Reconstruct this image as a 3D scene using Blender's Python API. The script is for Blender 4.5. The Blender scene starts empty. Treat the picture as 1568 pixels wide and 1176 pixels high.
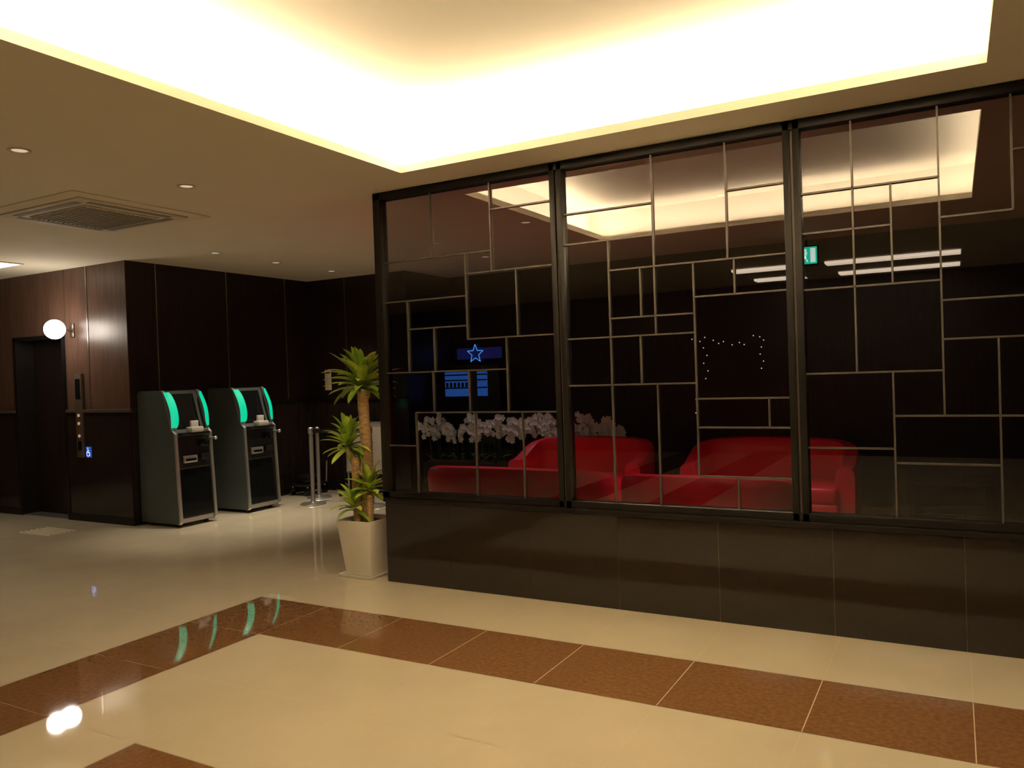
import bpy, bmesh, random
from math import *
from mathutils import Vector, Matrix
random.seed(7)
scene=bpy.context.scene
scene.view_settings.view_transform='Standard'
scene.view_settings.exposure=0
COL=scene.collection

# ------------------------------------------------------------ materials
def new_mat(name):
    m=bpy.data.materials.new(name); m.use_nodes=True
    nt=m.node_tree; b=nt.nodes.get("Principled BSDF"); return m,nt,b
def pm(name,col,rough=.5,metal=0,spec=.5,var=0,scale=8,bump=0,stretch=None,coat=0,emit=None,es=0,bscale=None):
    m,nt,b=new_mat(name); N=nt.nodes; L=nt.links
    b.inputs['Base Color'].default_value=(*col,1); b.inputs['Roughness'].default_value=rough
    b.inputs['Metallic'].default_value=metal; b.inputs['Specular IOR Level'].default_value=spec
    b.inputs['Coat Weight'].default_value=coat
    tc=N.new('ShaderNodeTexCoord'); mp=N.new('ShaderNodeMapping'); L.new(tc.outputs['Object'],mp.inputs[0])
    if stretch: mp.inputs['Scale'].default_value=stretch
    if var:
        n=N.new('ShaderNodeTexNoise'); n.inputs['Scale'].default_value=scale; n.inputs['Detail'].default_value=3
        L.new(mp.outputs[0],n.inputs[0])
        r=N.new('ShaderNodeValToRGB'); L.new(n.outputs[0],r.inputs[0])
        r.color_ramp.elements[0].position=.3; r.color_ramp.elements[1].position=.7
        r.color_ramp.elements[0].color=(*[c*(1-var) for c in col],1); r.color_ramp.elements[1].color=(*[min(1,c*(1+var)) for c in col],1)
        L.new(r.outputs[0],b.inputs['Base Color'])
    if bump:
        n2=N.new('ShaderNodeTexNoise'); n2.inputs['Scale'].default_value=bscale or scale*4; L.new(mp.outputs[0],n2.inputs[0])
        bp=N.new('ShaderNodeBump'); bp.inputs['Strength'].default_value=bump; bp.inputs['Distance'].default_value=.01
        L.new(n2.outputs[0],bp.inputs['Height']); L.new(bp.outputs[0],b.inputs['Normal'])
    if emit:
        b.inputs['Emission Color'].default_value=(*emit,1); b.inputs['Emission Strength'].default_value=es
    return m
def glass_mat():
    m,nt,b=new_mat("tinted_glass"); N=nt.nodes; L=nt.links; N.remove(b)
    out=N['Material Output']; t=N.new('ShaderNodeBsdfTransparent'); t.inputs[0].default_value=(.50,.48,.50,1)
    g=N.new('ShaderNodeBsdfGlossy'); g.inputs['Roughness'].default_value=.006; g.inputs[0].default_value=(.95,.94,.97,1)
    lw=N.new('ShaderNodeFresnel'); lw.inputs[0].default_value=2.0
    mx=N.new('ShaderNodeMixShader'); L.new(lw.outputs[0],mx.inputs[0]); L.new(t.outputs[0],mx.inputs[1]); L.new(g.outputs[0],mx.inputs[2])
    L.new(mx.outputs[0],out.inputs[0]); return m

M={}
M['cream']=pm("cream_stone",(.70,.61,.45),.035,var=.035,scale=3,spec=.9)
M['brown']=pm("brown_stone",(.22,.108,.045),.035,var=.2,scale=42,spec=.8)
M['grout']=pm("grout",(.62,.52,.37),.5,var=.05)
M['ceil']=pm("ceiling_paint",(.74,.67,.53),.85,var=.02,scale=2)
M['coveP']=pm("cove_paint",(.85,.81,.71),.85,var=.02,scale=2)
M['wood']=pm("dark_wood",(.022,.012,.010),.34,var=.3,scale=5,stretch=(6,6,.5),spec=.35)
M['woodR']=pm("lit_wood",(.125,.068,.048),.35,var=.2,scale=5,stretch=(6,6,.5),spec=.4)  # same wall wood, with the globe lamp's light put into the colour
M['wood2']=pm("dark_wood_gloss",(.026,.017,.014),.12,var=.2,scale=5,stretch=(6,6,.5))
M['granite']=pm("dark_stone_gloss",(.024,.018,.014),.07,var=.08,scale=90,spec=.5)
M['joint']=pm("panel_joint",(.12,.09,.065),.4,metal=.3,var=.05)
M['frame']=pm("bronze_frame",(.014,.011,.010),.4,metal=.2,var=.1,spec=.3)
M['munt']=pm("muntin_metal",(.115,.098,.085),.4,metal=.4,var=.1)
M['strip']=pm("metal_strip",(.42,.34,.26),.3,metal=.9,var=.1)
M['door']=pm("lift_door",(.035,.022,.02),.3,metal=.4,var=.15,stretch=(1,1,.2))
M['glass']=glass_mat()
M['red']=pm("red_leather",(.86,.010,.045),.38,var=.08,scale=6,bump=.1)
M['dark']=pm("black_plastic",(.012,.012,.013),.3,var=.1)
M['gloss']=pm("black_gloss",(.008,.009,.009),.06,var=.1)
M['kside']=pm("kiosk_grey",(.085,.10,.098),.4,var=.06,metal=.2)
M['silver']=pm("silver_trim",(.60,.60,.58),.28,metal=.8,var=.05)
M['lgrey']=pm("light_grey_plastic",(.6,.6,.56),.4,var=.05)
M['green']=pm("green_led",(.0,.3,.2),.4,var=.05,emit=(.0,.60,.32),es=.85)
M['pot']=pm("white_ceramic",(.86,.81,.70),.3,var=.03)
M['soil']=pm("soil",(.05,.03,.018),.9,var=.4,scale=60,bump=.8)
M['bark']=pm("cane_bark",(.58,.36,.17),.75,var=.3,scale=20,stretch=(1,1,4),bump=.5)
M['leaf']=pm("leaf_green",(.26,.43,.04),.4,var=.3,scale=9)
M['leaf2']=pm("leaf_yellow",(.58,.70,.10),.4,var=.25,scale=9)
M['white']=pm("white_board",(.66,.62,.55),.5,var=.04)
M['paper']=pm("notice_paper",(.85,.80,.66),.6,var=.03)
M['petal']=pm("white_petal",(.9,.89,.87),.6,var=.05,scale=20)
M['stem']=pm("stem_green",(.04,.09,.02),.6,var=.2)
M['blue']=pm("blue_sign",(.02,.10,.5),.5,var=.05,emit=(.03,.15,.8),es=.35)
M['bluedim']=pm("blue_backlit_panel",(.01,.01,.05),.5,var=.05,emit=(.02,.02,.16),es=.5)
M['bulb']=pm("globe_glass",(1,1,1),.4,emit=(1,.93,.84),es=14,var=.01)
M['lamp']=pm("lamp_diffuser",(1,1,1),.5,emit=(1,.87,.65),es=5,var=.01)
M['lampdim']=pm("downlight_diffuser",(1,.9,.7),.5,emit=(1,.8,.55),es=.5,var=.01)
M['led']=pm("led_strip",(1,1,1),.5,emit=(1,.80,.58),es=5,var=.01)
M['exit']=pm("exit_green",(.0,.5,.35),.5,emit=(.02,1,.55),es=3,var=.01)
M['exitw']=pm("exit_white",(1,1,1),.5,emit=(.7,1,.9),es=5,var=.01)
M['signw']=pm("sign_white",(.9,.92,1),.5,emit=(.6,.7,1),es=.6,var=.01)
M['neon']=pm("neon_blue",(.05,.15,1),.5,emit=(.08,.40,1),es=1.6,var=.01)
M['neon2']=pm("panel_blue",(.05,.15,.6),.5,emit=(.03,.16,.65),es=.55,var=.3,scale=25)
M['fairy']=pm("fairy_bulb",(1,.8,.6),.5,emit=(1,.85,.75),es=1.3,var=.01)
M['offw']=pm("offwhite_plastic",(.60,.55,.44),.6,var=.03)
M['grille']=pm("grille_dark",(.22,.20,.15),.7,var=.1)
M['rubber']=pm("tactile_rubber",(.75,.68,.5),.4,var=.05)
M['btn']=pm("button",(.6,.5,.4),.4,emit=(1,.6,.3),es=.3,var=.01)

# ------------------------------------------------------------ mesh builder
class B:
    def __init__(s,name,origin=(0,0,0)):
        s.name=name; s.o=Vector(origin); s.bm=bmesh.new(); s.mats=[]
    def mi(s,m):
        m=M[m]
        if m not in s.mats: s.mats.append(m)
        return s.mats.index(m)
    def _fin(s,faces,m,smooth):
        i=s.mi(m)
        for f in faces: f.material_index=i; f.smooth=smooth
    def poly(s,pts,m,smooth=False):
        vs=[s.bm.verts.new(Vector(p)) for p in pts]; f=s.bm.faces.new(vs); s._fin([f],m,smooth); return f
    def box(s,a,b,m,bev=0,seg=2):
        x0,x1=sorted((a[0],b[0])); y0,y1=sorted((a[1],b[1])); z0,z1=sorted((a[2],b[2]))
        v=[s.bm.verts.new(p) for p in ((x0,y0,z0),(x1,y0,z0),(x1,y1,z0),(x0,y1,z0),(x0,y0,z1),(x1,y0,z1),(x1,y1,z1),(x0,y1,z1))]
        fs=[s.bm.faces.new([v[i] for i in q]) for q in ((3,2,1,0),(4,5,6,7),(0,1,5,4),(1,2,6,5),(2,3,7,6),(3,0,4,7))]
        s._fin(fs,m,bool(bev))
        if bev:
            es=list(set(e for w in v for e in w.link_edges)); i=s.mi(m)
            rr=bmesh.ops.bevel(s.bm,geom=es,offset=bev,segments=seg,affect='EDGES',profile=.5)
            for f in rr['faces']: f.material_index=i; f.smooth=True
        return s
    def cyl(s,p1,p2,r,m,r2=None,n=20):
        p1=Vector(p1);p2=Vector(p2); d=(p2-p1).normalized(); r2=r if r2 is None else r2
        a=d.orthogonal().normalized(); c=d.cross(a)
        A=[s.bm.verts.new(p1+r*(a*cos(2*pi*k/n)+c*sin(2*pi*k/n))) for k in range(n)]
        Bv=[s.bm.verts.new(p2+r2*(a*cos(2*pi*k/n)+c*sin(2*pi*k/n))) for k in range(n)]
        fs=[s.bm.faces.new((A[k],A[(k+1)%n],Bv[(k+1)%n],Bv[k])) for k in range(n)]+[s.bm.faces.new(A[::-1]),s.bm.faces.new(Bv)]
        s._fin(fs,m,True); return s
    def sph(s,c,r,m,sc=(1,1,1),u=20,v=12):
        c=Vector(c); rows=[]
        for i in range(1,v):
            t=pi*i/v; rows.append([(c.x+r*sc[0]*sin(t)*cos(2*pi*k/u),c.y+r*sc[1]*sin(t)*sin(2*pi*k/u),c.z+r*sc[2]*cos(t)) for k in range(u)])
        V=s.grid(rows,m,closed=True)
        N=s.bm.verts.new((c.x,c.y,c.z+r*sc[2])); S=s.bm.verts.new((c.x,c.y,c.z-r*sc[2]))
        fs=[s.bm.faces.new((N,V[0][k],V[0][(k+1)%u])) for k in range(u)]+[s.bm.faces.new((S,V[-1][(k+1)%u],V[-1][k])) for k in range(u)]
        s._fin(fs,m,True); return s
    def prism(s,pts,axis,a,b,m,smooth=False):
        def P(q,t):
            return {'X':(t,q[0],q[1]),'Y':(q[0],t,q[1]),'Z':(q[0],q[1],t)}[axis]
        A=[s.bm.verts.new(P(q,a)) for q in pts]; Bv=[s.bm.verts.new(P(q,b)) for q in pts]
        fs=[s.bm.faces.new(A),s.bm.faces.new(Bv[::-1])]
        n=len(pts)
        for i in range(n): fs.append(s.bm.faces.new((A[i],Bv[i],Bv[(i+1)%n],A[(i+1)%n])))
        s._fin(fs,m,smooth); return s
    def grid(s,rows,m,closed=False,smooth=True):
        V=[[s.bm.verts.new(p) for p in row] for row in rows]; fs=[]
        for i in range(len(V)-1):
            n=len(V[i])
            for j in range(n if closed else n-1):
                fs.append(s.bm.faces.new((V[i][j],V[i][(j+1)%n],V[i+1][(j+1)%n],V[i+1][j])))
        s._fin(fs,m,smooth); return V
    def done(s,recalc=True):
        if recalc: bmesh.ops.recalc_face_normals(s.bm,faces=s.bm.faces)
        for v in s.bm.verts: v.co-=s.o
        me=bpy.data.meshes.new(s.name); s.bm.to_mesh(me); s.bm.free()
        for m in s.mats: me.materials.append(m)
        try: me.set_sharp_from_angle(angle=radians(38))
        except Exception: pass
        ob=bpy.data.objects.new(s.name,me); COL.objects.link(ob); ob.location=s.o
        return ob

H=2.848; LIP=.05
XL,XR,YF,YN=.51,3.84,-.354,-3.08   # cove opening
X0,X1,Y0,Y1=-8.0,6.5,-9.0,5.2
# ------------------------------------------------------------ floor
b=B("floor")
b.box((X0,Y0,-.08),(X1,Y1,-.0015),'grout')
def axis_lines(fixed,step,lo,hi):
    L=sorted(fixed); 
    while L[0]>lo: L.insert(0,L[0]-step)
    while L[-1]<hi: L.append(L[-1]+step)
    return L
gx=axis_lines([-.5823,.0233],.6156,X0,X1); gy=axis_lines([-2.525,-1.9,-1.272,-.675],.6156,Y0,Y1)
g=.0022
for i in range(len(gx)-1):
    for j in range(len(gy)-1):
        xa,xb=max(gx[i],X0),min(gx[i+1],X1); ya,yb=max(gy[j],Y0),min(gy[j+1],Y1)
        cx,cy=(xa+xb)/2,(ya+yb)/2
        inX=cx>-.58; brown_tile=(inX and -1.27<cy<-.68) or (-.58<cx<.02 and cy<-.68) or (cx>.63 and cy<-2.53 and (cx<1.25 or cy>-3.14)) or (cx>.02 and cy>.5)  # lounge tiles behind the glass are made brown to cut bounced light
        gg=g if brown_tile else .0010
        b.poly([(xa+gg,ya+gg,0),(xb-gg,ya+gg,0),(xb-gg,yb-gg,0),(xa+gg,yb-gg,0)],'brown' if brown_tile else 'cream')
b.done()
# ------------------------------------------------------------ ceiling with cove
b=B("ceiling")
b.box((X0,YF,H),(X1,Y1,H+LIP),'ceil'); b.box((X0,Y0,H),(X1,YN,H+LIP),'ceil')
b.box((X0,YN,H),(XL,YF,H+LIP),'ceil'); b.box((XR,YN,H),(X1,YF,H+LIP),'ceil')
T=.26; U=.34
b.box((XL-T-.03,YN-T-.03,H+U),(XR+T+.03,YF+T+.03,H+U+.04),'coveP')
b.box((XL-T-.03,YN-T,H+LIP),(XL-T,YF+T,H+U),'coveP'); b.box((XR+T,YN-T,H+LIP),(XR+T+.03,YF+T,H+U),'coveP')
b.box((XL-T-.03,YN-T-.03,H+LIP),(XR+T+.03,YN-T,H+U),'coveP'); b.box((XL-T-.03,YF+T,H+LIP),(XR+T+.03,YF+T+.03,H+U),'coveP')
b.done()
def light(name,typ,loc,energy,col,size=.1,sizey=None,rot=(0,0,0),spot=None,blend=.6):
    l=bpy.data.lights.new(name,typ); l.energy=energy; l.color=col
    if typ=='AREA':
        l.shape='RECTANGLE' if sizey else 'SQUARE'; l.size=size
        if sizey: l.size_y=sizey
    else: l.shadow_soft_size=size
    if typ=='SPOT': l.spot_size=radians(spot); l.spot_blend=blend
    o=bpy.data.objects.new(name,l); COL.objects.link(o); o.location=loc; o.rotation_euler=rot; return o
WARM=(1,.81,.55); CP=18.5
lw,ll=XR-XL,YF-YN
zc=H+LIP+.03; off=.11
for nm,loc,sx,sy in [("cove_led",((XL+XR)/2,YF+off,zc),lw+.2,.03),("cove_led",((XL+XR)/2,YN-off,zc),lw+.2,.03),("cove_led",(XL-off,(YF+YN)/2,zc),.03,ll+.2),("cove_led",(XR+off,(YF+YN)/2,zc),.03,ll+.2)]:
    light(nm,'AREA',loc,CP*max(sx,sy),WARM,sx,sy,(pi,0,0))
# ------------------------------------------------------------ walls
def wall(name,a,bb,m='wood'):
    o=B(name); o.box(a,bb,m); return o
WY=.82; SX=-4.05; BY=3.57
DX0,DX1,DH=-6.17,-5.16,2.12
b=B("wall_elevator_left")
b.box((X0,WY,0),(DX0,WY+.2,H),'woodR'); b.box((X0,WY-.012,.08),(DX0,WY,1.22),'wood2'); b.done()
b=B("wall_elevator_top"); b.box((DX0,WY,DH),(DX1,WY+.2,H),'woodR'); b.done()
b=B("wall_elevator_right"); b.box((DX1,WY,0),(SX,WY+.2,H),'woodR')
b.box((DX1,WY-.012,.08),(SX+.002,WY,1.22),'wood2')
b.box((-5.155,WY-.004,1.26),(-5.145,WY,H),'joint')
b.done()
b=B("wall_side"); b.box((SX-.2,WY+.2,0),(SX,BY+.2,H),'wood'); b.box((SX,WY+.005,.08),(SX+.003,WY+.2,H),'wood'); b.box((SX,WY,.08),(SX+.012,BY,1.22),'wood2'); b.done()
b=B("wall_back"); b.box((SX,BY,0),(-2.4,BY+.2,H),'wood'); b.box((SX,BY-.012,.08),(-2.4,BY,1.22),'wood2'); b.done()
wall("wall_return",(-2.6,BY+.2,0),(-2.4,4.6,H)).done()
wall("wall_lounge",(-2.6,4.6,0),(X1,4.8,H)).done()
wall("wall_right",(X1-.2,Y0,0),(X1,4.6,H)).done()
wall("wall_left",(X0-.2,Y0,0),(X0,WY,H)).done()
wall("wall_behind",(X0,Y0-.2,0),(X1,Y0,H)).done()
b=B("trim_1"); b.box((DX1,WY-.03,1.22),(SX+.03,WY-.0,1.255),'joint',.004); b.box((X0,WY-.03,1.22),(DX0,WY,1.255),'joint',.004)
b.box((SX,WY,1.22),(SX+.03,BY,1.255),'frame',.004); b.box((SX,BY-.03,1.22),(-2.4,BY,1.255),'frame',.004); b.done()
b=B("baseboard_elevator"); b.box((DX1,WY-.02,0),(SX+.02,WY,.08),'frame'); b.box((X0,WY-.02,0),(DX0,WY,.08),'frame'); b.done()
b=B("baseboard_side"); b.box((SX,WY,0),(SX+.02,BY,.08),'frame'); b.done()
b=B("baseboard_back"); b.box((SX,BY-.02,0),(-2.4,BY,.08),'frame'); b.done()
b=B("trim_2")
b.box((-4.735,WY-.006,1.26),(-4.72,WY,H),'strip')
for y in (1.19,2.17,3.14): b.box((SX,y-.006,1.26),(SX+.006,y+.006,H),'strip')
b.box((-3.4,BY-.006,1.26),(-3.388,BY,H),'joint')
b.done()
# elevator
b=B("door_1",(-5.665,WY+.22,0))
b.box((DX0+.001,WY+.205,.0),((DX0+DX1)/2-.002,WY+.24,DH),'door'); b.box(((DX0+DX1)/2+.002,WY+.205,0),(DX1-.001,WY+.24,DH),'door'); b.done()
b=B("trim_3",(-5.665,WY,0))
b.box((DX0,WY-.02,0),(DX0+.045,WY+.2,DH),'frame'); b.box((DX1-.045,WY-.02,0),(DX1,WY+.2,DH),'frame'); b.box((DX0,WY-.02,DH-.045),(DX1,WY+.2,DH),'frame')
b.box((DX0+.045,WY,0),(DX1-.045,WY+.2,.005),'silver'); b.done()
b=B("elevator_call_panel",(-4.9,WY,1.2))
b.box((-4.965,WY-.034,.72),(-4.845,WY-.0,1.66),'joint',.004)
b.box((-4.945,WY-.040,1.38),(-4.865,WY-.034,1.60),'gloss')
for z in (1.19,1.10,.96): b.cyl((-4.905,WY-.042,z),(-4.905,WY-.034,z),.017,'btn')
b.box((-4.935,WY-.038,.80),(-4.875,WY-.034,.9),'gloss'); b.done()
# wheelchair sign
b=B("accessibility_sign",(-4.78,WY-.02,.78))
b.box((-4.83,WY-.016,.72),(-4.73,WY-.011,.84),'blue',.002)
yy=WY-.0175
b.cyl((-4.79,yy-.002,.823),(-4.79,yy,.823),.010,'signw'); b.box((-4.796,yy-.001,.772),(-4.784,yy+.001,.812),'signw'); b.box((-4.796,yy-.001,.768),(-4.758,yy+.001,.779),'signw'); b.box((-4.767,yy-.001,.738),(-4.756,yy+.001,.775),'signw'); b.box((-4.79,yy-.001,.792),(-4.765,yy+.001,.799),'signw')
for k in range(16):
    a=pi*.70+k*pi*1.25/16
    b.box((-4.787+.028*cos(a)-.004,yy-.001,.762+.028*sin(a)-.004),(-4.787+.028*cos(a)+.004,yy+.001,.762+.028*sin(a)+.004),'signw')
b.done()
# globe wall lamp
b=B("globe_wall_lamp",(-5.0,WY,2.15))
b.box((-5.035,WY-.02,2.07),(-4.965,WY,2.23),'strip',.006); b.cyl((-5.0,WY-.02,2.15),(-5.0,WY-.12,2.15),.012,'strip'); b.cyl((-5.0,WY-.10,2.15),(-5.0,WY-.12,2.15),.05,'strip')
b.sph((-5.0,WY-.21,2.155),.108,'bulb',u=32,v=20); b.done()
light("globe_light",'POINT',(-5.0,WY-.36,2.16),12,(1,.87,.70),.1)
# tactile paving
b=B("tactile_paving",(-4.7,.28,0))
for i in range(12):
    for j in range(6): 
        b.cyl((-4.95+i*.045,.13+j*.055,0),(-4.95+i*.045,.13+j*.055,.006),.014,'rubber',r2=.009,n=10)
b.done()

# ------------------------------------------------------------ partition
PX1=5.86; TH=.12
b=B("partition_base",(2.9,.06,0))
js=[-.0]+[.56+.6288*k for k in range(9)]+[PX1]
for i in range(len(js)-1):
    b.box((js[i]+.0015,0.0,.0),(js[i+1]-.0015,TH,.59),'granite')
b.box((0.002,.004,0),(PX1-.002,TH-.004,.588),'joint')
b.box((-.01,-.012,.588),(PX1,TH+.012,.62),'frame',.003)
b.done()
b=B("glass_partition_frame",(2.9,.06,1.7))
b.box((-.02,0,.62),(.045,TH*.7,H-.002),'frame',.003)
b.box((-.02,0,.62),(PX1,TH*.7,.665),'frame',.003); b.box((-.02,0,H-.055),(PX1,TH*.7,H-.002),'frame',.003)
for x in (1.465,2.915,4.365,5.815):
    b.box((x-.045,0,.62),(x-.007,TH*.7,H-.002),'frame',.003); b.box((x+.007,0,.62),(x+.045,TH*.7,H-.002),'frame',.003); b.box((x-.008,.02,.62),(x+.008,TH*.6,H-.002),'joint')
mt=.0048
def V(x,z0,z1): b.box((x-mt,.018,z0),(x+mt,.034,z1),'munt')
def Hh(z,x0,x1): b.box((x0,.018,z-mt),(x1,.034,z+mt),'munt')
L1,R1,L2,R2,L3,R3=.045,1.42,1.51,2.87,2.96,4.32; ZB,ZT=.665,H-.055
for v in [(.475,2.335,ZT),(.96,2.195,ZT),(.75,1.745,2.335),(1.145,1.745,2.195),(.245,1.53,2.045),(.47,1.53,1.84),(1.055,1.24,1.745),(.75,1.24,1.53),(1.16,ZB,1.24),(.79,ZB,1.24),(.29,ZB,1.24),(.45,1.24,1.53),
 (2.10,1.705,ZT),(2.545,2.12,ZT),(1.805,ZB,2.31),(2.34,.85,2.12),(2.01,1.82,2.12),(2.10,ZB,1.405),(2.0,1.405,1.705),(2.755,1.14,1.31),(2.57,ZB,.85),(2.58,1.915,2.12),
 (3.22,1.44,ZT),(3.63,1.205,ZT),(3.405,1.905,2.435),(3.95,2.225,ZT),(3.875,ZB,1.6),(3.395,ZB,1.44),(4.1,1.8,2.52),(4.8,1.5,ZT),(5.3,ZB,2.1)]: V(*v)
for h in [(2.335,L1,.96),(2.61,.96,R1),(2.195,.75,R1),(2.045,L1,.75),(1.84,.245,.75),(1.745,.75,R1),(1.53,L1,1.055),(1.24,.29,R1),(1.0,L1,.29),
 (2.505,L2,2.10),(2.515,2.545,R2),(2.31,L2,2.10),(2.12,1.805,R2),(1.82,1.805,2.34),(1.705,L2,2.34),(1.915,2.34,R2),(1.405,L2,2.34),(1.31,2.34,R2),(1.14,2.34,R2),(.85,2.34,R2),
 (2.435,L3,3.63),(2.215,L3,3.405),(2.225,3.63,3.95),(2.52,3.95,R3),(1.905,L3,3.63),(1.80,3.63,R3),(1.6,3.63,R3),(1.44,L3,3.63),(1.205,3.395,R3),(.955,3.395,3.875),(1.03,L3,3.395),(2.1,4.41,5.77),(1.5,4.41,5.3)]: Hh(*h)
b.done()
for k,(a,c) in enumerate([(L1,R1),(L2,R2),(L3,R3),(4.41,5.77)]):
    b=B("window_%d"%(k+1),((a+c)/2,.036,1.7)); b.poly([(a-.002,.036,ZB-.002),(c+.002,.036,ZB-.002),(c+.002,.036,ZT+.002),(a-.002,.036,ZT+.002)],'glass'); b.done()

# ------------------------------------------------------------ ceiling fixtures
def downlight(x,y,e,spot=75,col=(1,.86,.66)):
    b=B("real_or_added_downlight",(x,y,H))
    n=28; rings=[(.062,H),(.060,H-.006),(.045,H-.005),(.040,H+.0)]
    rows=[[(x+r*cos(2*pi*k/n),y+r*sin(2*pi*k/n),z) for k in range(n)] for r,z in rings]
    b.grid(rows,'offw',closed=True); b.cyl((x,y,H-.0015),(x,y,H-.0005),.040,'lampdim',n=n); b.done()
    light("real_or_added_spot",'SPOT',(x,y,H-.02),e,col,.03,spot=spot,blend=.8)
for x,y,e in [(-.86,-.94,32),(-.89,-2.03,18),(-3.07,2.97,60),(-3.35,-1.0,32),(-3.2,-2.6,40),(-6.0,-1.2,70),(-.9,-4.2,15),(5.0,-1.0,25),(5.0,-2.6,25)]: downlight(x,y,e)  # the last two are added to brighten the lobby floor
for x,y,e in [(-2.97,1.10,120),(-3.03,2.0,140)]: downlight(x,y,e,60)
for x,y,e in [(.35,1.7,150),(2.1,1.7,160),(-1.0,3.25,80)]: downlight(x,y,e,66,(1,.9,.82))  # added lamps, put in to brighten the sofas and the orchids
b=B("recessed_square_light",(-5.3,.15,H)); b.box((-5.65,-.02,H-.012),(-4.98,.30,H),'offw',.003); b.box((-5.62,.01,H-.014),(-5.01,.27,H-.010),'lamp'); b.done()
b=B("ceiling_strip_light",(2.4,-6.75,H))
for yy_ in (-6.75,-8.2):
    b.box((.95,yy_-.14,H-.03),(3.8,yy_+.14,H),'offw',.004)
    for p,q in ((.97,1.72),(2.2,3.78)):
        b.box((p,yy_-.14,H-.036),(q,yy_+.14,H-.028),'led'); b.box((p,yy_+.138,H-.03),(q,yy_+.146,H-.005),'led')
b.done()
# AC cassette
b=B("ceiling_air_conditioner",(-2.17,-.75,H))
ax0,ax1,ay0,ay1=-2.68,-1.66,-1.20,-.28
b.box((ax0,ay0,H-.018),(ax1,ay1,H),'offw',.008)
b.box((ax0-.12,ay0-.12,H-.006),(ax1+.12,ay1+.12,H),'ceil',.003)
b.box((ax0+.16,ay0+.15,H-.028),(ax1-.16,ay1-.15,H-.016),'offw',.004)
for k in range(16):
    y=ay0+.17+k*(ay1-ay0-.34)/15; b.box((ax0+.18,y-.009,H-.033),(ax1-.18,y+.009,H-.027),'grille')
b.box((ax0+.12,ay0+.05,H-.021),(ax1-.12,ay0+.10,H-.016),'grille'); b.box((ax0+.12,ay1-.10,H-.021),(ax1-.12,ay1-.05,H-.016),'grille')
b.box((ax0+.05,ay0+.12,H-.021),(ax0+.10,ay1-.12,H-.016),'grille'); b.box((ax1-.10,ay0+.12,H-.021),(ax1-.05,ay1-.12,H-.016),'grille')
b.done()
# exit sign, seen mirrored in glass
b=B("exit_sign",(2.34,-4.2,2.65))
b.cyl((2.34,-4.2,2.74),(2.34,-4.2,H),.01,'frame'); b.box((2.22,-4.215,2.53),(2.46,-4.185,2.74),'frame',.004); b.box((2.235,-4.186,2.545),(2.445,-4.182,2.725),'exit')
yy=-4.181
b.box((2.38,yy-.001,2.56),(2.43,yy,2.71),'exitw'); b.cyl((2.33,yy,2.69),(2.33,yy+.001,2.69),.014,'exitw'); 
b.prism([(2.31,2.62),(2.335,2.615),(2.35,2.67),(2.325,2.68)],'Y',yy,yy+.001,'exitw'); b.prism([(2.315,2.62),(2.335,2.62),(2.29,2.555),(2.275,2.56)],'Y',yy,yy+.001,'exitw'); b.prism([(2.32,2.62),(2.335,2.615),(2.36,2.57),(2.345,2.565)],'Y',yy,yy+.001,'exitw')
b.done()

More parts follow.
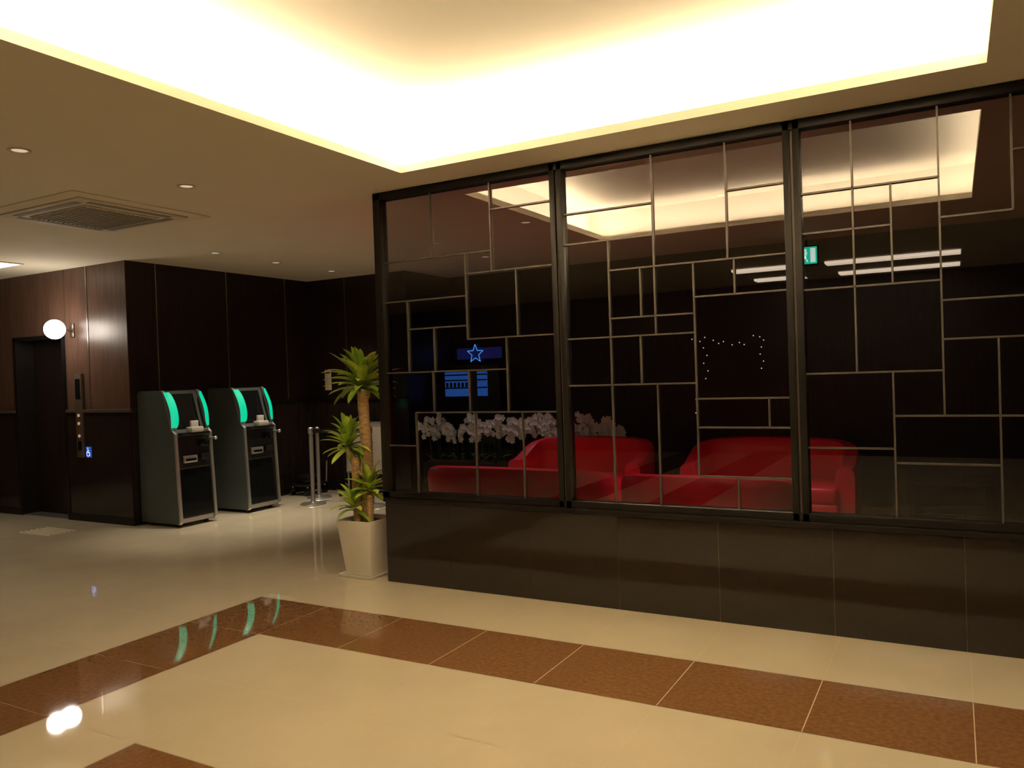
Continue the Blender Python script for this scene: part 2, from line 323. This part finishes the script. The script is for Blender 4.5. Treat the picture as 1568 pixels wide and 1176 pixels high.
# ------------------------------------------------------------ kiosks
def kiosk(y0,w,name="payment_kiosk"):
    xb=SX+.035; X=lambda d: xb+d
    b=B(name,(xb+.3,y0+w/2,0)); y1=y0+w
    ZS=.96
    prof=[(0,.035),(.60,.035),(.62,.06),(.575,1.02*ZS),(.535,1.06*ZS),(.42,1.47*ZS),(.39,1.5*ZS),(.03,1.5*ZS),(0,1.47*ZS)]
    pr=[(X(p),q) for p,q in prof]
    inn=[(X(p-.022 if p>.3 else p),q-.006 if q>1.3 else q) for p,q in prof]
    b.prism([(p,q) for p,q in pr],'Y',y0,y0+.018,'kside'); b.prism(pr,'Y',y1-.018,y1,'kside')
    fr=pr[1:7]
    for ya in (y0-.003,y1-.029):
        for (p,q),(p2,q2) in zip(fr[:-1],fr[1:]):
            b.prism([(p-.012,q),(p+.008,q),(p2+.008,q2),(p2-.012,q2)],'Y',ya,ya+.032,'silver')
    b.prism(inn,'Y',y0+.018,y1-.018,'kside')
    def front(z0,z1,m,d=.006,ins=.03):
        def xf(z):
            if z<1.04*ZS: return X(.62-.045*(z-.06)/.92-.02)
            return X(.535-.115*(z-1.06*ZS)/(.41*ZS)-.02)
        b.prism([(xf(z0)-.004,z0),(xf(z0)+d,z0),(xf(z1)+d,z1),(xf(z1)-.004,z1)],'Y',y0+ins,y1-ins,m)
    front(.10,.60,'gloss'); front(.62,.94,'dark'); front(1.04,1.40,'gloss',.008,.09); front(.045,.09,'silver')
    b.box((X(.545),y0+.06,.96),(X(.63),y1-.06,.99),'dark',.006)
    b.box((X(.56),y0+.16,.99),(X(.655),y0+.31,1.045),'lgrey',.008); b.box((X(.57),y0+.20,1.045),(X(.60),y0+.29,1.11),'lgrey',.005)
    b.box((X(.58),y0+.33,.99),(X(.62),y0+.40,1.02),'silver',.004)
    b.box((X(.585),y0+.08,.67),(X(.615),y0+.25,.745),'silver',.006); b.box((X(.612),y0+.10,.69),(X(.618),y0+.23,.715),'gloss')
    b.box((X(.585),y0+.30,.69),(X(.61),y0+.40,.75),'dark',.004); b.box((X(.585),y0+.30,.83),(X(.605),y0+.42,.90),'gloss',.004)
    b.cyl((X(.57),y1-.02,.91),(X(.66),y1-.02,.91),.012,'silver'); b.sph((X(.665),y1-.02,.91),.02,'silver')
    for yc,sg in ((y0+.005,1),(y1-.005,-1)):
        rows=[]
        for k in range(13):
            t=k/12; z=(1.09+.39*t)*ZS; xx=X(.535-.115*(z/ZS-1.06)/.41)+.012+.04*sin(pi*t)
            cut=.075*(1-(abs(t-.5)*2)**6*.3)
            rows.append([(xx+.03*sin(pi*.5*j/6)-.0,yc+sg*(cut*j/6)-sg*.012,z) for j in range(7)])
        b.grid(rows,'green')
        rows2=[[(p[0]-.012,p[1],p[2]) for p in r] for r in rows]; b.grid(rows2,'silver')
        for e in (0,-1):
            b.grid([[r[e] for r in rows],[r[e] for r in rows2]],'silver')
    for dx in (.08,.52):
        for dy in (.06,w-.06): b.cyl((X(dx),y0+dy,0),(X(dx),y0+dy,.04),.022,'dark')
    return b.done()
kiosk(.885,.47); kiosk(1.81,.48)

# ------------------------------------------------------------ plant
def leaf(b,base,az,el,L,w,droop,m):
    n=8; rows=[]; p=Vector(base); a=el; step=L/n
    side=Vector((-sin(az),cos(az),0))
    for k in range(n+1):
        t=k/n; ww=w*(sin(pi*min(1,(t*.80+.20)))**.6)*(1 if t<.98 else .05)
        d=Vector((cos(az)*cos(a),sin(az)*cos(a),sin(a))); up=side.cross(d)*-1
        rows.append([tuple(p-side*ww/2+up*.18*ww),tuple(p),tuple(p+side*ww/2+up*.18*ww)])
        p=p+d*step; a-=droop/n
    b.grid(rows,m)
def rosette(b,c,n,L,seed,down=.25,w=.045):
    random.seed(seed)
    for k in range(n):
        t=k/(n-1); az=k*2.399+random.uniform(-.3,.3); el=-down+(1.45+down)*t**.8+random.uniform(-.12,.12)
        Lk=L*random.uniform(.8,1.1)*(1-.25*abs(t-.5))
        leaf(b,(c[0]+.012*cos(az),c[1]+.012*sin(az),c[2]-.05+.09*t),az,el,Lk,w*random.uniform(.85,1.15),random.uniform(.4,1.1),'leaf2' if random.random()<.5 else 'leaf')
PC=(-.29,.125)
b=B("potted_dracaena",(PC[0],PC[1],0))
def sqring(h,z,r=.02):
    pts=[]
    for cx_,cy_,a0 in ((1,1,0),(-1,1,90),(-1,-1,180),(1,-1,270)):
        for k in range(4):
            a=radians(a0+30*k); pts.append((PC[0]+cx_*(h-r)+r*cos(a),PC[1]+cy_*(h-r)+r*sin(a),z))
    return pts
b.grid([sqring(.001,.0,.0005),sqring(.155,.0),sqring(.165,.022),sqring(.158,.022),sqring(.15,.012),sqring(.001,.012,.0005)],'pot',closed=True)
b.grid([sqring(.001,.014,.0005),sqring(.115,.014),sqring(.12,.02),sqring(.163,.415),sqring(.165,.43),sqring(.150,.43),sqring(.147,.40)],'pot',closed=True)
b.grid([sqring(.149,.40),sqring(.001,.405,.0005)],'soil',closed=True)
def cane(pts,r):
    n=14; rows=[]
    for i in range(len(pts)-1):
        p,q=Vector(pts[i]),Vector(pts[i+1]); m=8
        for k in range(m+(i==len(pts)-2)):
            t=k/m; c=p.lerp(q,t); rr=r*(1+.06*sin((i*m+k)*1.9))
            rows.append([(c.x+rr*cos(2*pi*j/n),c.y+rr*sin(2*pi*j/n),c.z) for j in range(n)])
    V=b.grid(rows,'bark',closed=True); f=b.bm.faces.new(V[-1]); f.material_index=b.mi('bark')
x,y=PC
cane([(x+.02,y,.39),(x+.025,y+.01,.9),(x+.0,y+.01,1.40)],.042)
cane([(x-.05,y-.03,.39),(x-.055,y-.03,.7),(x-.05,y-.03,.90)],.036)
cane([(x+.07,y-.04,.39),(x+.085,y-.04,.62)],.026)
cane([(x-.052,y-.03,.88),(x-.10,y-.05,.98)],.014)
rosette(b,(x,y+.01,1.46),58,.32,3,.10,.068)
rosette(b,(x-.11,y-.05,1.0),32,.25,5,.4,.058)
rosette(b,(x+.09,y-.05,.68),26,.20,8,.3,.054)
rosette(b,(x-.05,y-.08,.54),22,.19,11,.2,.054)
for v in b.bm.verts:   # keep foliage clear of the partition end
    if v.co.z>.45 and v.co.x>-.045: v.co.x=-.045-(v.co.x+.045)*.3
b.done(recalc=False)

# ------------------------------------------------------------ stanchions, board, cart
def stanchion(x,y,h=.93,belt=None):
    b=B("queue_stanchion",(x,y,0)); n=28
    prof=[(.001,0),(.15,0),(.155,.008),(.15,.016),(.06,.026),(.03,.034),(.024,.05),(.024,h-.08),(.032,h-.078),(.032,h-.01),(.022,h),(.001,h+.002)]
    b.grid([[(x+r*cos(2*pi*k/n),y+r*sin(2*pi*k/n),z) for k in range(n)] for r,z in prof],'silver',closed=True)
    if belt: b.prism([(x+.02,y),(belt[0],belt[1]),(belt[0],belt[1]+.003),(x+.02,y+.003)],'Z',h-.07,h-.02,'dark')
    return b.done()
stanchion(-3.12,2.55,belt=(-2.33,2.66)); stanchion(-2.3,2.66)
stanchion(-3.42,2.98,.90)
b=B("notice_board",(-2.85,3.3,0))
xa,xb_,yb=-3.22,-2.48,3.3
b.box((xa,yb,.30),(xb_,yb+.02,.93),'white',.004)
for (p,q) in (((xa-.01,yb-.008,.29),(xa+.015,yb+.028,.94)),((xb_-.015,yb-.008,.29),(xb_+.01,yb+.028,.94)),((xa,yb-.008,.285),(xb_,yb+.028,.305)),((xa,yb-.008,.925),(xb_,yb+.028,.945))): b.box(p,q,'silver',.003)
for xx in (xa+.01,xb_-.01): b.cyl((xx,yb+.01,.03),(xx,yb+.01,.30),.012,'silver'); b.cyl((xx,yb-.16,.03),(xx,yb+.18,.03),.012,'silver'); b.sph((xx,yb-.16,.022),.022,'dark'); b.sph((xx,yb+.18,.022),.022,'dark')
b.done()
b=B("wall_notice",(-3.73,BY,1.48)); b.box((-3.785,BY-.010,1.355),(-3.675,BY-.0,1.63),'paper',.003); b.box((-3.77,BY-.011,1.58),(-3.69,BY-.0098,1.60),'joint'); b.done()
def cart(x,y):
    b=B("luggage_trolley",(x,y,0))
    b.box((x-.16,y-.20,.12),(x+.16,y+.20,.15),'dark',.012)
    for dx in (-.13,.13):
        for dy in (-.16,.16): b.cyl((x+dx-.015,y+dy,.05),(x+dx+.015,y+dy,.05),.05,'gloss'); b.cyl((x+dx,y+dy,.09),(x+dx,y+dy,.12),.012,'silver')
    b.cyl((x-.14,y+.18,.14),(x-.14,y+.2,.42),.012,'silver'); b.cyl((x+.14,y+.18,.14),(x+.14,y+.2,.42),.012,'silver'); b.cyl((x-.14,y+.2,.42),(x+.14,y+.2,.42),.014,'dark')
    b.box((x-.11,y-.14,.15),(x+.11,y+.1,.26),'dark',.03)
    b.done()
cart(-3.80,3.2)

# ------------------------------------------------------------ lounge sofas
def sofa(cx,cy,W,face,hb=.80,D=.80):
    b=B("red_tub_sofa",(cx,cy,0)); hw=W/2-.09; hd=D/2-.09; path=[]
    n=40
    for k in range(n+1):
        t=-1+2*k/n
        a=pi*(.5-.5*t*1.16)
        ca,sa=cos(a),sin(a); e=.62
        px=hw*(abs(ca)**e)*(1 if ca>0 else -1); py=hd*((abs(sa)**e) if sa>0 else -3.2*abs(sa))
        path.append((-px,py,t))
    rows=[]
    for k,(px,py,t) in enumerate(path):
        q=path[min(k+1,n)]; p0=path[max(k-1,0)]; tx,ty=q[0]-p0[0],q[1]-p0[1]; l=hypot(tx,ty) or 1; nx,ny=-ty/l,tx/l
        back=max(0,min(1,(py/hd+.6)/1.5)); s=back*back*(3-2*back)
        h=.60+(hb-.60)*s*(1-.10*abs(px/hw)**2)
        prof=[]
        for j in range(16):
            a=2*pi*j/16; u=cos(a); v=sin(a)
            uu=(abs(u)**.5)*(1 if u>0 else -1)*.075; vv=(abs(v)**.4)*(1 if v>0 else -1)
            z=.10+(h-.10)*(vv+1)/2; rr=uu*(1+.15*(z/h)**3)
            lean=.07*s*(z/h)**1.5
            prof.append((cx+(px+nx*rr),cy+(-face)*(py+ny*rr+lean),z))
        rows.append(prof)
    Vv=b.grid(rows,'red',closed=True)
    for e in (0,-1):
        try:
            f=b.bm.faces.new(Vv[e]); f.material_index=b.mi('red'); f.smooth=True
        except Exception: pass
    f=-face
    ya,yb=cy+f*(-D/2+.06),cy+f*(D/2-.14)
    b.box((cx-hw+.06,min(ya,yb),.12),(cx+hw-.06,max(ya,yb),.30),'red',.03,seg=3)
    for sx0,sx1 in ((cx-hw+.065,cx-.004),(cx+.004,cx+hw-.065)): b.box((sx0,min(ya,yb)-.0,.28),(sx1,max(ya,yb),.44),'red',.045,seg=4)
    for dx in (-hw+.05,hw-.05):
        for dy in (-hd+.02,hd-.05): b.cyl((cx+dx,cy+f*dy,0),(cx+dx,cy+f*dy,.12),.018,'dark',r2=.025,n=12)
    return b.done()
sofa(.30,2.85,1.50,-1,.80); sofa(2.17,2.85,1.56,-1,.81)
sofa(.53,1.2,1.74,1,.76); sofa(2.08,1.2,1.30,1,.745)
b=B("low_table",(3.6,3.4,0)); b.box((3.3,3.1,.40),(3.95,3.7,.44),'wood2',.006); b.box((3.34,3.14,.14),(3.91,3.66,.16),'wood2',.004)
for dx in (3.33,3.92):
    for dy in (3.13,3.67): b.box((dx-.02,dy-.02,0),(dx+.02,dy+.02,.40),'wood2',.003)
b.done()
# orchids
b=B("orchid_planter",(-.9,3.75,0))
b.box((-2.25,3.62,0),(.5,3.9,.42),'wood2',.01); b.box((-2.2,3.65,.40),(.45,3.87,.43),'soil')
random.seed(4)
def petal(c,r,aa):
    d=Vector((cos(aa),0,sin(aa))); s=Vector((-sin(aa),0,cos(aa))); c=Vector(c)
    pts=[c,c+d*r*.6+s*r*.5+Vector((0,-.008,0)),c+d*r*1.1+s*r*.38+Vector((0,-.012,0)),c+d*r*1.3,c+d*r*1.1-s*r*.38+Vector((0,-.012,0)),c+d*r*.6-s*r*.5+Vector((0,-.008,0))]
    b.poly(pts,'petal')
for k in range(44):
    x=-2.15+2.55*k/43+random.uniform(-.03,.03); y=3.76+random.uniform(-.06,.06)
    hz=random.uniform(.80,.99); dx=random.uniform(-.12,.12); prev=Vector((x,y,.42))
    for t in (.4,.6,.75,.9,1):
        cur=Vector((x+dx*t*t,y-.08*t*t,.42+(hz-.42)*(1-(1-t)**1.6))); b.cyl(prev,cur,.004,'stem',n=6); prev=cur
        if t>.5:
            for r_ in range(3):
                c=cur+Vector((random.uniform(-.05,.05),-.02+random.uniform(-.03,.03),random.uniform(-.06,.04)))
                ph=random.random()*6
                for a in range(5): petal(c,.032,ph+a*2*pi/5)
    leaf(b,(x,y,.42),random.uniform(0,6.28),.9,.22,.05,1.2,'stem')
b.done(recalc=False)
# vending machine with star neon
b=B("vending_machine",(-1.85,4.4,0))
b.box((-2.3,4.15,0),(-1.4,4.59,1.62),'dark',.015); b.box((-2.22,4.14,1.22),(-1.86,4.151,1.54),'neon2'); b.box((-1.72,4.14,1.22),(-1.57,4.151,1.54),'neon2'); b.box((-2.2,4.13,.35),(-1.5,4.151,.6),'gloss',.004)
for z in (1.32,1.42,1.49):
    b.box((-2.22,4.134,z),(-1.86,4.141,z+.018),'dark'); b.box((-1.72,4.134,z),(-1.57,4.141,z+.018),'dark')
for k in range(6): b.box((-2.20+k*.06,4.136,1.34),(-2.165+k*.06,4.141,1.40),'dark')
b.done()
b=B("star_neon_sign",(-2.0,4.58,1.8))
pts=[( -2.0+(.13 if k%2==0 else .055)*sin(k*pi/5),4.57,1.78+(.13 if k%2==0 else .055)*cos(k*pi/5)) for k in range(10)]
for k in range(10): b.cyl(pts[k],pts[(k+1)%10],.005,'neon',n=8)
b.box((-2.3,4.58,1.71),(-1.6,4.60,1.86),'bluedim'); b.done()
# fairy lights
b=B("fairy_lights",(1.4,4.59,1.7))
random.seed(21)
P=[(1.00+.075*k+random.uniform(-.02,.02),4.592,1.80+random.uniform(-.07,.07)) for k in range(12)]+[(1.78+random.uniform(-.02,.02),4.592,1.70-.08*k) for k in range(4)]
Q=[(1.14+random.uniform(-.03,.03),4.592,1.72-.09*k) for k in range(5)]+[(1.02+random.uniform(-.02,.02),4.592,1.2-.08*k) for k in range(4)]
for S in (P,Q):
    for i,p in enumerate(S):
        b.sph(p,.007,'fairy',u=8,v=6)
        if i: b.cyl(S[i-1],p,.002,'dark',n=5)
b.done()

# ------------------------------------------------------------ world + camera
w=bpy.data.worlds.new("world"); scene.world=w; w.use_nodes=True
w.node_tree.nodes['Background'].inputs[0].default_value=(.9,.7,.45,1); w.node_tree.nodes['Background'].inputs[1].default_value=.02
F=1217.967;yaw,pitch,roll=.5081,-.0136,-.0339
f=Vector((-sin(yaw)*cos(pitch),cos(yaw)*cos(pitch),sin(pitch))); r=Vector((cos(yaw),sin(yaw),0)); u=r.cross(f)
r,u=cos(roll)*r+sin(roll)*u,-sin(roll)*r+cos(roll)*u
cd=bpy.data.cameras.new("camera"); cam=bpy.data.objects.new("camera",cd); COL.objects.link(cam)
cd.sensor_fit='HORIZONTAL'; cd.sensor_width=36; cd.lens=F/1568*36; cd.clip_end=100; cd.clip_start=.05
cam.matrix_world=Matrix(((r.x,u.x,-f.x,3.6799),(r.y,u.y,-f.y,-4.6326),(r.z,u.z,-f.z,1.5),(0,0,0,1)))
scene.camera=cam
